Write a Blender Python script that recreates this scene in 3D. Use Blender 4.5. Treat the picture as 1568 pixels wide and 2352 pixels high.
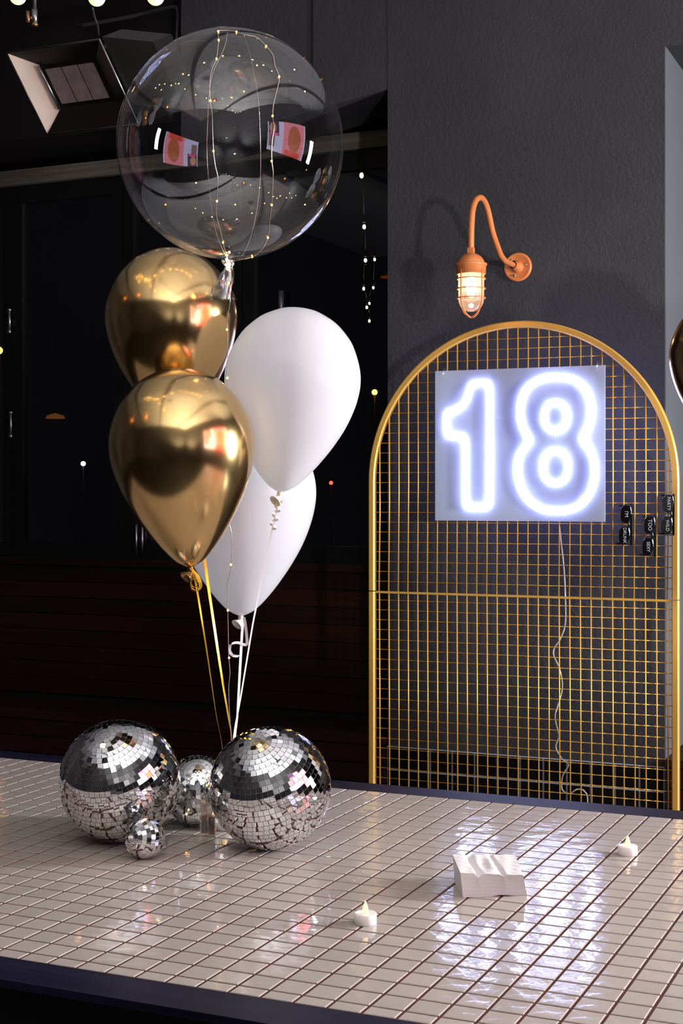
import bpy, math, random
from mathutils import Vector, Matrix, Quaternion
random.seed(7)
for o in list(bpy.data.objects):
    bpy.data.objects.remove(o)
SC = bpy.context.scene
COL = SC.collection

# ------------------------------------------------------------------ camera
F, HY, CX = 3324.0, 1133.0, 784.0          # focal length and horizon in photo pixels (1568 x 2352)
ZC = 1.44                                  # eye height
YAW = math.radians(24.0)                   # camera looks 24 deg left of the wall normal
SN, CS = math.sin(YAW), math.cos(YAW)
FW, RT, UP = Vector((-SN, CS, 0)), Vector((CS, SN, 0)), Vector((0, 0, 1))
CAM = Vector((0, 0, ZC))
cd = bpy.data.cameras.new('camera')
cam = bpy.data.objects.new('camera', cd)
COL.objects.link(cam)
cam.location = CAM
cam.rotation_euler = (math.pi / 2, 0, YAW)
cd.sensor_fit = 'VERTICAL'
cd.sensor_height = 36.0
cd.lens = F / 2352 * 36
cd.shift_y = -(1176 - HY) / 2352
cd.clip_start = 0.05
SC.camera = cam

# ------------------------------------------------------------------ world, lights, exposure
SC.view_settings.view_transform = 'Standard'
SC.view_settings.look = 'None'
SC.view_settings.gamma = 1.0
SC.view_settings.exposure = 0.25
SC.view_settings.use_curve_mapping = False
wd = bpy.data.worlds.new('night')
SC.world = wd
wd.use_nodes = True
wd.node_tree.nodes['Background'].inputs[0].default_value = (0.05, 0.06, 0.09, 1)
wd.node_tree.nodes['Background'].inputs[1].default_value = 0.02
try:
    SC.cycles.max_bounces = 14
    SC.cycles.transparent_max_bounces = 24
    SC.cycles.glossy_bounces = 6
    SC.cycles.sample_clamp_indirect = 6.0
except Exception:
    pass


def area(name, loc, target, sx, sy, power, col):
    l = bpy.data.lights.new(name, 'AREA')
    l.shape = 'RECTANGLE'
    l.size, l.size_y = sx, sy
    l.energy = power
    l.color = col
    o = bpy.data.objects.new(name, l)
    COL.objects.link(o)
    o.location = loc
    o.rotation_euler = (Vector(target) - Vector(loc)).to_track_quat('-Z', 'Y').to_euler()
    return o


# tall strip light standing to the right of the table (seen mirrored in every balloon)
area('strip_light', (2.55, 4.3, 1.72), (-1.0, 2.75, 1.2), 0.30, 1.25, 290, (0.93, 0.96, 1.0))
# small lamp in the room, right of and behind the viewer
def spot(name, loc, target, power, col, deg, blend, soft):
    l = bpy.data.lights.new(name, 'SPOT')
    l.energy, l.color = power, col
    l.spot_size, l.spot_blend, l.shadow_soft_size = math.radians(deg), blend, soft
    o = bpy.data.objects.new(name, l)
    COL.objects.link(o)
    o.location = loc
    o.rotation_euler = (Vector(target) - Vector(loc)).to_track_quat('-Z', 'Y').to_euler()
    return o


spot('wall_spotlight', (1.85, 0.15, 1.45), (-1.62, 5.55, 2.25), 500, (0.97, 0.97, 1.0), 31, 0.35, 0.09)
# flash aimed at the ceiling behind the camera: the soft light of the room
spot('ceiling_flash', (1.1, -1.3, 0.4), (0.9, -0.9, 4.0), 3100, (1.0, 0.99, 0.98), 125, 1.0, 0.08)


def P(x, y, d):                       # photo pixel at camera depth d
    return CAM + (FW + RT * ((x - CX) / F) + UP * ((HY - y) / F)) * d


def onY(x, y, Y):                     # photo pixel on a plane parallel to the back wall
    r = FW + RT * ((x - CX) / F) + UP * ((HY - y) / F)
    return CAM + r * (Y / r.y)


def onZ(x, y, z):                     # photo pixel on a horizontal plane
    r = FW + RT * ((x - CX) / F) + UP * ((HY - y) / F)
    return CAM + r * ((z - ZC) / r.z)


# ------------------------------------------------------------------ materials
MATS = {}


def mat(name, col, rough=0.5, metal=0.0, spec=0.5, emit=None, es=0.0, coat=0.0, bump=0.0, bscale=50.0,
        var=0.0, vscale=6.0, sss=0.0, trans=0.0, bdist=0.002, aniso=None, obvar=0.0):
    if name in MATS:
        return MATS[name]
    m = bpy.data.materials.new(name)
    m.use_nodes = True
    nt = m.node_tree
    b = nt.nodes['Principled BSDF']
    b.inputs['Base Color'].default_value = (*col, 1)
    b.inputs['Roughness'].default_value = rough
    b.inputs['Metallic'].default_value = metal
    b.inputs['Specular IOR Level'].default_value = spec
    b.inputs['Coat Weight'].default_value = coat
    b.inputs['Coat Roughness'].default_value = 0.05
    if sss:
        b.inputs['Subsurface Weight'].default_value = sss
        b.inputs['Subsurface Radius'].default_value = (0.05, 0.05, 0.05)
        b.inputs['Subsurface Scale'].default_value = 1.0
    b.inputs['Transmission Weight'].default_value = trans
    if emit:
        b.inputs['Emission Color'].default_value = (*emit, 1)
        b.inputs['Emission Strength'].default_value = es
    tc = None
    if var or bump:
        tc = nt.nodes.new('ShaderNodeTexCoord')
    last = None
    if var:
        n = nt.nodes.new('ShaderNodeTexNoise')
        n.inputs['Scale'].default_value = vscale
        n.inputs['Detail'].default_value = 5
        mp = nt.nodes.new('ShaderNodeMapping')
        if aniso:
            mp.inputs['Scale'].default_value = aniso
        nt.links.new(tc.outputs['Object'], mp.inputs[0])
        nt.links.new(mp.outputs[0], n.inputs[0])
        r = nt.nodes.new('ShaderNodeMapRange')
        r.inputs[1].default_value, r.inputs[2].default_value = 0.3, 0.7
        r.inputs[3].default_value, r.inputs[4].default_value = 1 - var, 1 + var
        nt.links.new(n.outputs[0], r.inputs[0])
        mx = nt.nodes.new('ShaderNodeMix')
        mx.data_type = 'RGBA'
        mx.blend_type = 'MULTIPLY'
        mx.inputs[0].default_value = 1
        mx.inputs[6].default_value = (*col, 1)
        nt.links.new(r.outputs[0], mx.inputs[7])
        last = mx.outputs[2]
    if obvar:
        oi = nt.nodes.new('ShaderNodeObjectInfo')
        r = nt.nodes.new('ShaderNodeMapRange')
        r.inputs[3].default_value, r.inputs[4].default_value = 1 - obvar, 1 + obvar
        nt.links.new(oi.outputs['Random'], r.inputs[0])
        mx = nt.nodes.new('ShaderNodeMix')
        mx.data_type = 'RGBA'
        mx.blend_type = 'MULTIPLY'
        mx.inputs[0].default_value = 1
        if last:
            nt.links.new(last, mx.inputs[6])
        else:
            mx.inputs[6].default_value = (*col, 1)
        nt.links.new(r.outputs[0], mx.inputs[7])
        last = mx.outputs[2]
    if last:
        nt.links.new(last, b.inputs['Base Color'])
    if bump:
        n = nt.nodes.new('ShaderNodeTexNoise')
        n.inputs['Scale'].default_value = bscale
        n.inputs['Detail'].default_value = 3
        nt.links.new(tc.outputs['Object'], n.inputs[0])
        bp = nt.nodes.new('ShaderNodeBump')
        bp.inputs['Strength'].default_value = bump
        bp.inputs['Distance'].default_value = bdist
        nt.links.new(n.outputs[0], bp.inputs['Height'])
        nt.links.new(bp.outputs[0], b.inputs['Normal'])
    MATS[name] = m
    return m


def film(name, ior, gain, tint=(1, 1, 1), rough=0.0, gcol=(1, 1, 1)):
    """thin clear sheet: lets light straight through and mirrors by Fresnel"""
    m = bpy.data.materials.new(name)
    m.use_nodes = True
    nt = m.node_tree
    nt.nodes.clear()
    out = nt.nodes.new('ShaderNodeOutputMaterial')
    tr = nt.nodes.new('ShaderNodeBsdfTransparent')
    tr.inputs[0].default_value = (*tint, 1)
    gl = nt.nodes.new('ShaderNodeBsdfGlossy')
    gl.inputs['Roughness'].default_value = rough
    gl.inputs[0].default_value = (*gcol, 1)
    ge = nt.nodes.new('ShaderNodeNewGeometry')
    dp = nt.nodes.new('ShaderNodeVectorMath')
    dp.operation = 'DOT_PRODUCT'
    nt.links.new(ge.outputs['Incoming'], dp.inputs[0])
    nt.links.new(ge.outputs['Normal'], dp.inputs[1])
    ab = nt.nodes.new('ShaderNodeMath')
    ab.operation = 'ABSOLUTE'
    nt.links.new(dp.outputs['Value'], ab.inputs[0])
    om = nt.nodes.new('ShaderNodeMath')
    om.operation = 'SUBTRACT'
    om.inputs[0].default_value = 1
    nt.links.new(ab.outputs[0], om.inputs[1])
    pw = nt.nodes.new('ShaderNodeMath')
    pw.operation = 'POWER'
    pw.inputs[1].default_value = 5
    nt.links.new(om.outputs[0], pw.inputs[0])
    f0 = ((ior - 1) / (ior + 1)) ** 2
    mr = nt.nodes.new('ShaderNodeMapRange')
    mr.inputs[3].default_value = f0 * gain
    mr.inputs[4].default_value = min(1, 0.9)
    nt.links.new(pw.outputs[0], mr.inputs[0])
    mx = nt.nodes.new('ShaderNodeMixShader')
    nt.links.new(mr.outputs[0], mx.inputs[0])
    nt.links.new(tr.outputs[0], mx.inputs[1])
    nt.links.new(gl.outputs[0], mx.inputs[2])
    nt.links.new(mx.outputs[0], out.inputs[0])
    MATS[name] = m
    return m


M_wall = mat('charcoal_paint', (0.033, 0.0325, 0.036), 0.5, spec=0.35, bump=0.6, bscale=75, var=0.12, vscale=3, bdist=0.004)
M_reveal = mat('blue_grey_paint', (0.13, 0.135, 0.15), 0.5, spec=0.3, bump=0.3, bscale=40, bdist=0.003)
M_black = mat('black_paint', (0.008, 0.007, 0.007), 0.6, spec=0.25, bump=0.2, bscale=30)
M_frame = mat('black_metal_frame', (0.004, 0.004, 0.004), 0.4, spec=0.3)
M_beam = mat('weathered_beam', (0.10, 0.085, 0.068), 0.7, spec=0.2, var=0.35, vscale=4, aniso=(0.6, 6, 14))
M_wood = mat('mahogany_slats', (0.017, 0.0036, 0.0024), 0.42, spec=0.35, var=0.4, vscale=5, aniso=(0.5, 8, 12), obvar=0.35)
M_dtile = mat('black_glazed_tile', (0.004, 0.004, 0.0045), 0.2, spec=0.3)
M_grout_l = mat('pale_grout', (0.40, 0.43, 0.47), 0.8)
M_floor = mat('dark_floor', (0.012, 0.011, 0.010), 0.5)
M_ceil = mat('ceiling_board', (0.42, 0.42, 0.43), 0.7, obvar=0.05)
M_room = mat('room_wall_paint', (0.035, 0.033, 0.034), 0.7)
M_gold = mat('brushed_gold_paint', (0.74, 0.42, 0.09), 0.38, metal=0.4, spec=0.5, bump=0.05, bscale=200, bdist=0.0005)
M_copper = mat('copper_enamel', (0.60, 0.19, 0.055), 0.4, metal=0.12, spec=0.5)
M_tile = mat('beige_glazed_tile', (0.43, 0.39, 0.35), 0.075, spec=0.5, bump=0.2, bscale=24, bdist=0.004, obvar=0.05)
M_grout = mat('red_brown_grout', (0.070, 0.017, 0.011), 0.85, var=0.3, vscale=30)
M_trim = mat('dark_stained_trim', (0.009, 0.009, 0.024), 0.42, spec=0.13, var=0.3, vscale=5, aniso=(0.6, 10, 10))
def translucent_mix(m_, f, col):
    nt = m_.node_tree
    tl_ = nt.nodes.new('ShaderNodeBsdfTranslucent')
    tl_.inputs[0].default_value = (*col, 1)
    ms_ = nt.nodes.new('ShaderNodeMixShader')
    ms_.inputs[0].default_value = f
    nt.links.new(nt.nodes['Principled BSDF'].outputs[0], ms_.inputs[1])
    nt.links.new(tl_.outputs[0], ms_.inputs[2])
    nt.links.new(ms_.outputs[0], nt.nodes['Material Output'].inputs[0])


M_latex = mat('white_latex', (0.83, 0.845, 0.87), 0.2, spec=0.5)
translucent_mix(M_latex, 0.45, (0.84, 0.86, 0.88))
M_latex2 = mat('white_latex_knot', (0.80, 0.77, 0.70), 0.35)
M_chrome = mat('gold_chrome_latex', (0.72, 0.485, 0.20), 0.17, metal=1.0, coat=0.35)
M_chromek = mat('gold_latex_neck', (0.42, 0.25, 0.09), 0.25, metal=0.8)
M_goldrib = mat('gold_foil_ribbon', (0.78, 0.47, 0.05), 0.28, metal=0.85)
M_whiterib = mat('white_satin_ribbon', (0.80, 0.79, 0.82), 0.35)
M_mirror = mat('mirror_glass', (0.86, 0.87, 0.88), 0.015, metal=1.0)
M_core = mat('ball_core_grout', (0.38, 0.38, 0.37), 0.5)
M_plaster = mat('white_plaster', (0.80, 0.78, 0.77), 0.75, bump=0.25, bscale=60, bdist=0.002)
M_plastic = mat('white_plastic', (0.80, 0.78, 0.76), 0.35, sss=0.25)
M_flame = mat('led_flame', (1, 0.8, 0.5), 0.4, emit=(1.0, 0.58, 0.20), es=1.3)
M_led = mat('fairy_led', (1, 0.7, 0.3), 0.4, emit=(1.0, 0.45, 0.06), es=7)
M_wirec = mat('silver_wire', (0.75, 0.68, 0.62), 0.25, metal=0.9)
M_core_w = mat('bulb_filament', (1, 0.8, 0.5), 0.4, emit=(1.0, 0.72, 0.32), es=45)
M_core_o = mat('orange_glow', (1, 0.5, 0.1), 0.4, emit=(1.0, 0.36, 0.05), es=10)
M_core_p = mat('pendant_glow', (1, .5, .1), .4, emit=(1.0, 0.42, 0.08), es=14)
M_core_r = mat('red_glow', (1, 0.1, 0.05), 0.4, emit=(1.0, 0.05, 0.03), es=6)
M_core_c = mat('cool_glow', (0.9, 1, 1), 0.4, emit=(0.85, 0.97, 1.0), es=6)
M_vap = mat('lamp_filament', (1, 0.8, 0.6), 0.4, emit=(1.0, 0.72, 0.46), es=36)
M_neon = mat('neon_tube', (1, 1, 1), 0.4, emit=(0.58, 0.63, 1.0), es=11.5)
M_acryl = mat('frosted_acrylic', (0.54, 0.61, 0.78), 0.3, spec=0.5)
_nt = M_acryl.node_tree
_tl = _nt.nodes.new('ShaderNodeBsdfTranslucent')
_tl.inputs[0].default_value = (0.93, 0.95, 1.0, 1)
_ms = _nt.nodes.new('ShaderNodeMixShader')
_ms.inputs[0].default_value = 0.5
_nt.links.new(_nt.nodes['Principled BSDF'].outputs[0], _ms.inputs[1])
_nt.links.new(_tl.outputs[0], _ms.inputs[2])
_nt.links.new(_ms.outputs[0], _nt.nodes['Material Output'].inputs[0])
M_clearp = film('clear_plastic_hardware', 1.5, 3.0)
M_film = film('clear_balloon_film', 1.62, 1.35, (0.985, 0.985, 0.99))
M_filmtail = film('clear_film_tail', 1.6, 5.0, (0.93, 0.93, 0.93), 0.1)
M_glass = film('window_glass', 1.5, 1.0, (0.8, 0.8, 0.8), 0.0)
M_bulbglass = film('bulb_glass', 1.5, 2.0, (0.97, 0.95, 0.9))
M_jar = film('lamp_jar_glass', 1.5, 3.0, (0.97, 0.95, 0.93), 0.05)
_nt = M_jar.node_tree
_tl = _nt.nodes.new('ShaderNodeBsdfTranslucent')
_tl.inputs[0].default_value = (1.0, 0.93, 0.85, 1)
_ms = _nt.nodes.new('ShaderNodeMixShader')
_ms.inputs[0].default_value = 0.16
_old = [n for n in _nt.nodes if n.type == 'MIX_SHADER' and n != _ms][0]
_nt.links.new(_old.outputs[0], _ms.inputs[1])
_nt.links.new(_tl.outputs[0], _ms.inputs[2])
_nt.links.new(_ms.outputs[0], [n for n in _nt.nodes if n.type == 'OUTPUT_MATERIAL'][0].inputs[0])
M_casing = film('lip_gloss_case', 1.5, 6.0, (0.90, 0.86, 0.78), 0.08)
M_socket = mat('black_socket', (0.01, 0.01, 0.01), 0.5)
M_steel = mat('brushed_steel', (0.55, 0.55, 0.57), 0.3, metal=1.0)
M_steeldk = mat('dark_heater_steel', (0.030, 0.027, 0.026), 0.35, metal=0.6)
M_refl_lit = mat('reflector_painted_lit', (0.80, 0.66, 0.54), 0.5, metal=0.2, var=0.12, vscale=9)  # light falling on the left panel put into its paler colour
M_ceram = mat('heater_ceramic', (0.34, 0.29, 0.30), 0.7, var=0.2, vscale=30, bump=0.6, bscale=220, bdist=0.002)
M_brass = mat('brass_fitting', (0.62, 0.33, 0.16), 0.35, metal=0.9)
M_pipe = mat('grey_pipe', (0.05, 0.05, 0.052), 0.45, metal=0.3)
M_cord = mat('white_cord', (0.72, 0.68, 0.66), 0.4)
M_sung = mat('black_gloss_plastic', (0.004, 0.004, 0.005), 0.12, spec=0.6)
M_ink = mat('white_print', (0.55, 0.55, 0.62), 0.5)
M_lip = mat('brown_lip_gloss', (0.24, 0.09, 0.05), 0.25)
M_label = mat('black_label', (0.02, 0.02, 0.025), 0.4)
M_labink = mat('silver_print', (0.35, 0.35, 0.36), 0.4)
M_screenfr = mat('screen_bezel', (0.01, 0.01, 0.01), 0.4)
M_foil = mat('crumpled_foil', (0.7, 0.7, 0.78), 0.15, metal=1.0)
M_void = mat('table_underside', (0.006, 0.006, 0.006), 0.6)


def emis(name, col, es):
    return mat(name, (0, 0, 0), 0.5, spec=0.0, emit=col, es=es)


# ------------------------------------------------------------------ mesh helpers
def frame_of(d):
    d = Vector(d).normalized()
    a = Vector((0, 0, 1)) if abs(d.z) < 0.9 else Vector((1, 0, 0))
    u = d.cross(a).normalized()
    return u, d.cross(u).normalized()


def spline(pts, n=8):
    pts = [Vector(p) for p in pts]
    out = []
    for i in range(len(pts) - 1):
        p0 = pts[max(i - 1, 0)]
        p1, p2 = pts[i], pts[i + 1]
        p3 = pts[min(i + 2, len(pts) - 1)]
        for k in range(n):
            t = k / n
            out.append(0.5 * ((2 * p1) + (p2 - p0) * t + (2 * p0 - 5 * p1 + 4 * p2 - p3) * t * t + (3 * p1 - p0 - 3 * p2 + p3) * t ** 3))
    out.append(pts[-1])
    return out


class MB:
    def __init__(s):
        s.v, s.f, s.sm = [], [], []

    def add(s, vs, fs, smooth=False):
        b = len(s.v)
        s.v += [tuple(v) for v in vs]
        s.f += [tuple(b + i for i in f) for f in fs]
        s.sm += [smooth] * len(fs)
        return s

    def box(s, lo, hi, M=None):
        x0, y0, z0 = lo
        x1, y1, z1 = hi
        vs = [Vector(p) for p in ((x0, y0, z0), (x1, y0, z0), (x1, y1, z0), (x0, y1, z0), (x0, y0, z1), (x1, y0, z1), (x1, y1, z1), (x0, y1, z1))]
        if M is not None:
            vs = [M @ v for v in vs]
        return s.add(vs, [(3, 2, 1, 0), (4, 5, 6, 7), (0, 1, 5, 4), (1, 2, 6, 5), (2, 3, 7, 6), (3, 0, 4, 7)])

    def hexa(s, vs):          # 8 corners, bottom ring then top ring
        return s.add(vs, [(3, 2, 1, 0), (4, 5, 6, 7), (0, 1, 5, 4), (1, 2, 6, 5), (2, 3, 7, 6), (3, 0, 4, 7)])

    def tube(s, pts, r, n=8, closed=False, caps=True, sq=False):
        pts = [Vector(p) for p in pts]
        m = len(pts)
        rs = r if isinstance(r, (list, tuple)) else [r] * m
        vs, fs = [], []
        u = None
        for i, p in enumerate(pts):
            if closed:
                d = pts[(i + 1) % m] - pts[i - 1]
            else:
                d = pts[min(i + 1, m - 1)] - pts[max(i - 1, 0)]
            if d.length < 1e-9:
                d = Vector((0, 0, 1))
            d.normalize()
            if u is None:
                u, w = frame_of(d)
            else:
                u = (u - d * u.dot(d))
                if u.length < 1e-6:
                    u, w = frame_of(d)
                u.normalize()
            w = d.cross(u)
            for k in range(n):
                a = 2 * math.pi * k / n
                vs.append(p + (u * math.cos(a) + w * math.sin(a)) * rs[i])
        for i in range(m if closed else m - 1):
            j = (i + 1) % m
            for k in range(n):
                fs.append((i * n + k, i * n + (k + 1) % n, j * n + (k + 1) % n, j * n + k))
        if caps and not closed:
            fs.append(tuple(range(n))[::-1])
            fs.append(tuple((m - 1) * n + k for k in range(n)))
        return s.add(vs, fs, True)

    def lathe(s, prof, o, axis, n=32, caps=False, smooth=True):
        """prof: list of (distance along axis, radius) from o"""
        o, axis = Vector(o), Vector(axis).normalized()
        u, w = frame_of(axis)
        vs, fs = [], []
        for (h, r) in prof:
            for k in range(n):
                a = 2 * math.pi * k / n
                vs.append(o + axis * h + (u * math.cos(a) + w * math.sin(a)) * max(r, 1e-5))
        for i in range(len(prof) - 1):
            for k in range(n):
                fs.append((i * n + k, i * n + (k + 1) % n, (i + 1) * n + (k + 1) % n, (i + 1) * n + k))
        if caps:
            fs.append(tuple(range(n))[::-1])
            fs.append(tuple((len(prof) - 1) * n + k for k in range(n)))
        return s.add(vs, fs, smooth)

    def sphere(s, c, r, n=16, m=10, sc=(1, 1, 1)):
        c = Vector(c)
        vs, fs = [], []
        for i in range(m + 1):
            t = math.pi * i / m
            for k in range(n):
                a = 2 * math.pi * k / n
                q = Vector((math.sin(t) * math.cos(a) * sc[0], math.sin(t) * math.sin(a) * sc[1], math.cos(t) * sc[2])) * r
                if i in (0, m):
                    q = Vector((1e-6 * math.cos(a), 1e-6 * math.sin(a), math.cos(t) * r * sc[2]))
                vs.append(c + q)
        for i in range(m):
            for k in range(n):
                fs.append((i * n + k, (i + 1) * n + k, (i + 1) * n + (k + 1) % n, i * n + (k + 1) % n))
        return s.add(vs, fs, True)

    def ribbon(s, pts, w, side, th=0.0004):
        """flat band along pts; side = vector or list of vectors across the band"""
        pts = [Vector(p) for p in pts]
        vs, fs = [], []
        for i, p in enumerate(pts):
            d = (pts[min(i + 1, len(pts) - 1)] - pts[max(i - 1, 0)]).normalized()
            sd = Vector(side[i] if isinstance(side, list) else side)
            sd = (sd - d * sd.dot(d)).normalized()
            nn = d.cross(sd)
            for a, b in ((-1, -1), (1, -1), (1, 1), (-1, 1)):
                vs.append(p + sd * (a * w / 2) + nn * (b * th / 2))
        for i in range(len(pts) - 1):
            for k in range(4):
                fs.append((i * 4 + k, i * 4 + (k + 1) % 4, i * 4 + 4 + (k + 1) % 4, i * 4 + 4 + k))
        fs.append((3, 2, 1, 0))
        b = (len(pts) - 1) * 4
        fs.append((b, b + 1, b + 2, b + 3))
        return s.add(vs, fs, False)

    def mesh(s, name):
        me = bpy.data.meshes.new(name)
        me.from_pydata(s.v, [], s.f)
        me.polygons.foreach_set('use_smooth', s.sm)
        me.update()
        return me

    def build(s, name, m, parent=None, origin=None):
        """one mesh object; geometry given in world space"""
        off = Vector((0, 0, 0))
        if parent is not None:
            off = parent['_o'] if False else ORG.get(parent.name, Vector((0, 0, 0)))
        if origin is not None:
            off2 = Vector(origin)
        else:
            off2 = off
        s.v = [tuple(Vector(v) - off2) for v in s.v]
        o = bpy.data.objects.new(name, s.mesh(name))
        o.data.materials.append(m)
        COL.objects.link(o)
        if parent is not None:
            o.parent = parent
            o.location = off2 - off
        else:
            o.location = off2
        ORG[o.name] = off2.copy()
        return o


ORG = {}


def thing(name, loc, label, cat, group=None):
    o = bpy.data.objects.new(name, None)
    COL.objects.link(o)
    o.location = loc
    o.empty_display_size = 0.05
    ORG[o.name] = Vector(loc)
    return tag(o, label, cat, group)


def tag(o, label, cat=None, group=None, kind=None):
    if label:
        o['label'] = label
    if cat:
        o['category'] = cat
    if group:
        o['group'] = group
    if kind:
        o['kind'] = kind
    return o


def struct(o, label=None, cat=None):
    o['kind'] = 'structure'
    return tag(o, label, cat)


def inst(name, me, parent, M):
    o = bpy.data.objects.new(name, me)
    COL.objects.link(o)
    o.parent = parent
    o.matrix_local = M
    return o


# ================================================================== SETTING
YW = 5.55            # face of the pier
YG = 6.00            # plane of the glazing
ZCEIL = 3.95
XP0 = onY(890, 600, YW).x
XP1 = onY(1526, 600, YW).x
XL, XR, YB = -6.0, 2.0, -2.2
XE = 4.4             # far end of the room to the right

o = MB().box((XL - .3, YB - .3, -0.1), (XE + .3, 7.0, 0.0)).build('floor', M_floor)
struct(o, 'dark floor under the table, hardly lit', 'floor')

o = MB().box((-14, 7.0, -0.1), (6, 22, 0.0)).build('ground', M_floor)
struct(o, 'dark ground outside beyond the glazing', 'ground')

# ceiling: backing + boards with joints
o = MB().box((XL - .3, YB - .3, ZCEIL + 0.03), (XE + .3, 7.0, ZCEIL + 0.13)).build('ceiling', mat('ceiling_joint', (0.03, 0.03, 0.03), 0.8))
ceil = struct(o, 'pale grey boarded ceiling above the room', 'ceiling')
bm_ = MB().box((-4.0, -0.146, 0), (6.4, 0.146, 0.03)).mesh('ceiling_board')
bm_.materials.append(M_ceil)
k = 0
y = YB
while y < YW + .2:
    inst('ceiling_board', bm_, ceil, Matrix.Translation(Vector((-2.0, y, ZCEIL))))
    y += 0.3
for i, xx in enumerate((-4.3, -1.9, 0.5)):
    MB().box((xx, YB, ZCEIL - 0.09), (xx + 0.07, YW, ZCEIL - 0.002)).build('ceiling_batten', M_steeldk, ceil)

# pier (charcoal wall between the two alcoves)
pier = MB().box((XP0, YW, 0), (XP1, YG + 0.25, ZCEIL)).build('wall_back', M_wall)
struct(pier, 'textured charcoal painted wall behind the gold mesh arch', 'wall')
ZD = 0.395
MB().box((XP0, YW - 0.006, 0), (XP1, YW - 0.0005, ZD)).build('grout_bed', M_grout_l, pier)
tp = (XP1 - XP0) / round((XP1 - XP0) / 0.0965)
tm = MB()
g = 0.0045
tm.add([(-tp / 2 + g, 0, -tp / 2 + g), (tp / 2 - g, 0, -tp / 2 + g), (tp / 2 - g, 0, tp / 2 - g), (-tp / 2 + g, 0, tp / 2 - g),
        (-tp / 2 + g / 2, 0.006, -tp / 2 + g / 2), (tp / 2 - g / 2, 0.006, -tp / 2 + g / 2), (tp / 2 - g / 2, 0.006, tp / 2 - g / 2), (-tp / 2 + g / 2, 0.006, tp / 2 - g / 2)],
       [(0, 1, 2, 3), (1, 0, 4, 5), (2, 1, 5, 6), (3, 2, 6, 7), (0, 3, 7, 4)])
tme = tm.mesh('wall_tile')
tme.materials.append(M_dtile)
nx = int(round((XP1 - XP0) / tp))
for i in range(nx + 1):
    for j in range(4):
        xc = XP0 + tp * (i + 0.5)
        if xc + tp / 2 > XP1 + 0.002:
            continue
        inst('wall_tile', tme, pier, Matrix.Translation(Vector((xc, YW - 0.010, ZD - tp * (j + 0.5)))))

# bulkhead above the left alcove with a raking lower edge; black wall further left
a = onY(889, 205, YW)
b = onY(773, 238, YW)
sl = (b.z - a.z) / (b.x - a.x)
xb = onY(415, 30, YW).x
c = Vector((xb, YW, a.z + sl * (xb - a.x)))
prof = [(xb, c.z), (XP0, a.z), (XP0, ZCEIL), (xb, ZCEIL)]
m = MB()
m.add([(x, YW + 0.002, z) for x, z in prof] + [(x, YG - .1, z) for x, z in prof],
      [(0, 1, 2, 3), (7, 6, 5, 4), (1, 0, 4, 5), (2, 1, 5, 6), (3, 2, 6, 7), (0, 3, 7, 4)])
o = m.build('wall_bulkhead', M_wall)
struct(o, 'charcoal bulkhead above the dark glazing left of the pier', 'wall')
xj = onY(716, 100, YW).x
MB().box((xj, YW - 0.004, 3.2), (xj + 0.006, YW + 0.002, ZCEIL)).build('panel_joint', M_black, o)
zl = onY(0, 398, YG).z
zl0 = 3.03
m = MB().box((XL, YW + 0.12, zl0 + 0.09), (xb, YG + 0.2, ZCEIL))
o = m.build('wall_left', M_black)
struct(o, 'black painted wall the gas heater hangs on', 'wall')
m = MB().box((xb, YG - 0.1, 3.03 + 0.075), (XP0, YG + 0.2, ZCEIL))
struct(m.build('wall_header', M_black), 'black recess above the pale beam beside the pier', 'wall')

# pale beam over the glazing
zb1, zb0 = onY(885, 298, YG - 0.05).z, onY(885, 336, YG - 0.05).z
o = MB().box((XL, YG - 0.06, zb0), (XP0, YG + 0.05, zb1)).build('trim_1', M_beam)
struct(o, 'weathered timber beam running above the black glazed doors', 'beam')

# right alcove: lit reveal, soffit above, black back
zr = onY(1527, 107, YW).z
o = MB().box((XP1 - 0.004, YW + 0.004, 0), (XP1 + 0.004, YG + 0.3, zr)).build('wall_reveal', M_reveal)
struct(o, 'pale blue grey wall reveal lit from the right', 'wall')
o = MB().box((XP1, YW, zr), (XE, YG + 0.3, ZCEIL)).build('wall_right_bulkhead', M_wall)
struct(o, 'grey wall above the recess at the right edge', 'wall')
o = MB().box((XP1, YG + 0.25, 0), (XE, YG + 0.35, zr)).build('wall_alcove', M_black)
struct(o, 'dark back of the recess behind the arch', 'wall')
# room walls outside the picture
struct(MB().box((XR, YB, 0), (XR + .1, 3.52, ZCEIL)).build('wall_right', M_room), 'dark wall on the right carrying the big screen', 'wall')
struct(MB().box((XE, YB, 0), (XE + .1, 7.0, ZCEIL)).build('wall_right_end', M_room), 'dark far wall at the right end', 'wall')
struct(MB().box((XL, YB - .1, 0), (XE, YB, ZCEIL)).build('wall_front', M_room), 'dark wall behind the viewer', 'wall')
struct(MB().box((XL - .1, YB, 0), (XL, 7.0, ZCEIL)).build('wall_left_end', M_room), 'dark far wall at the left end', 'wall')

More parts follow.
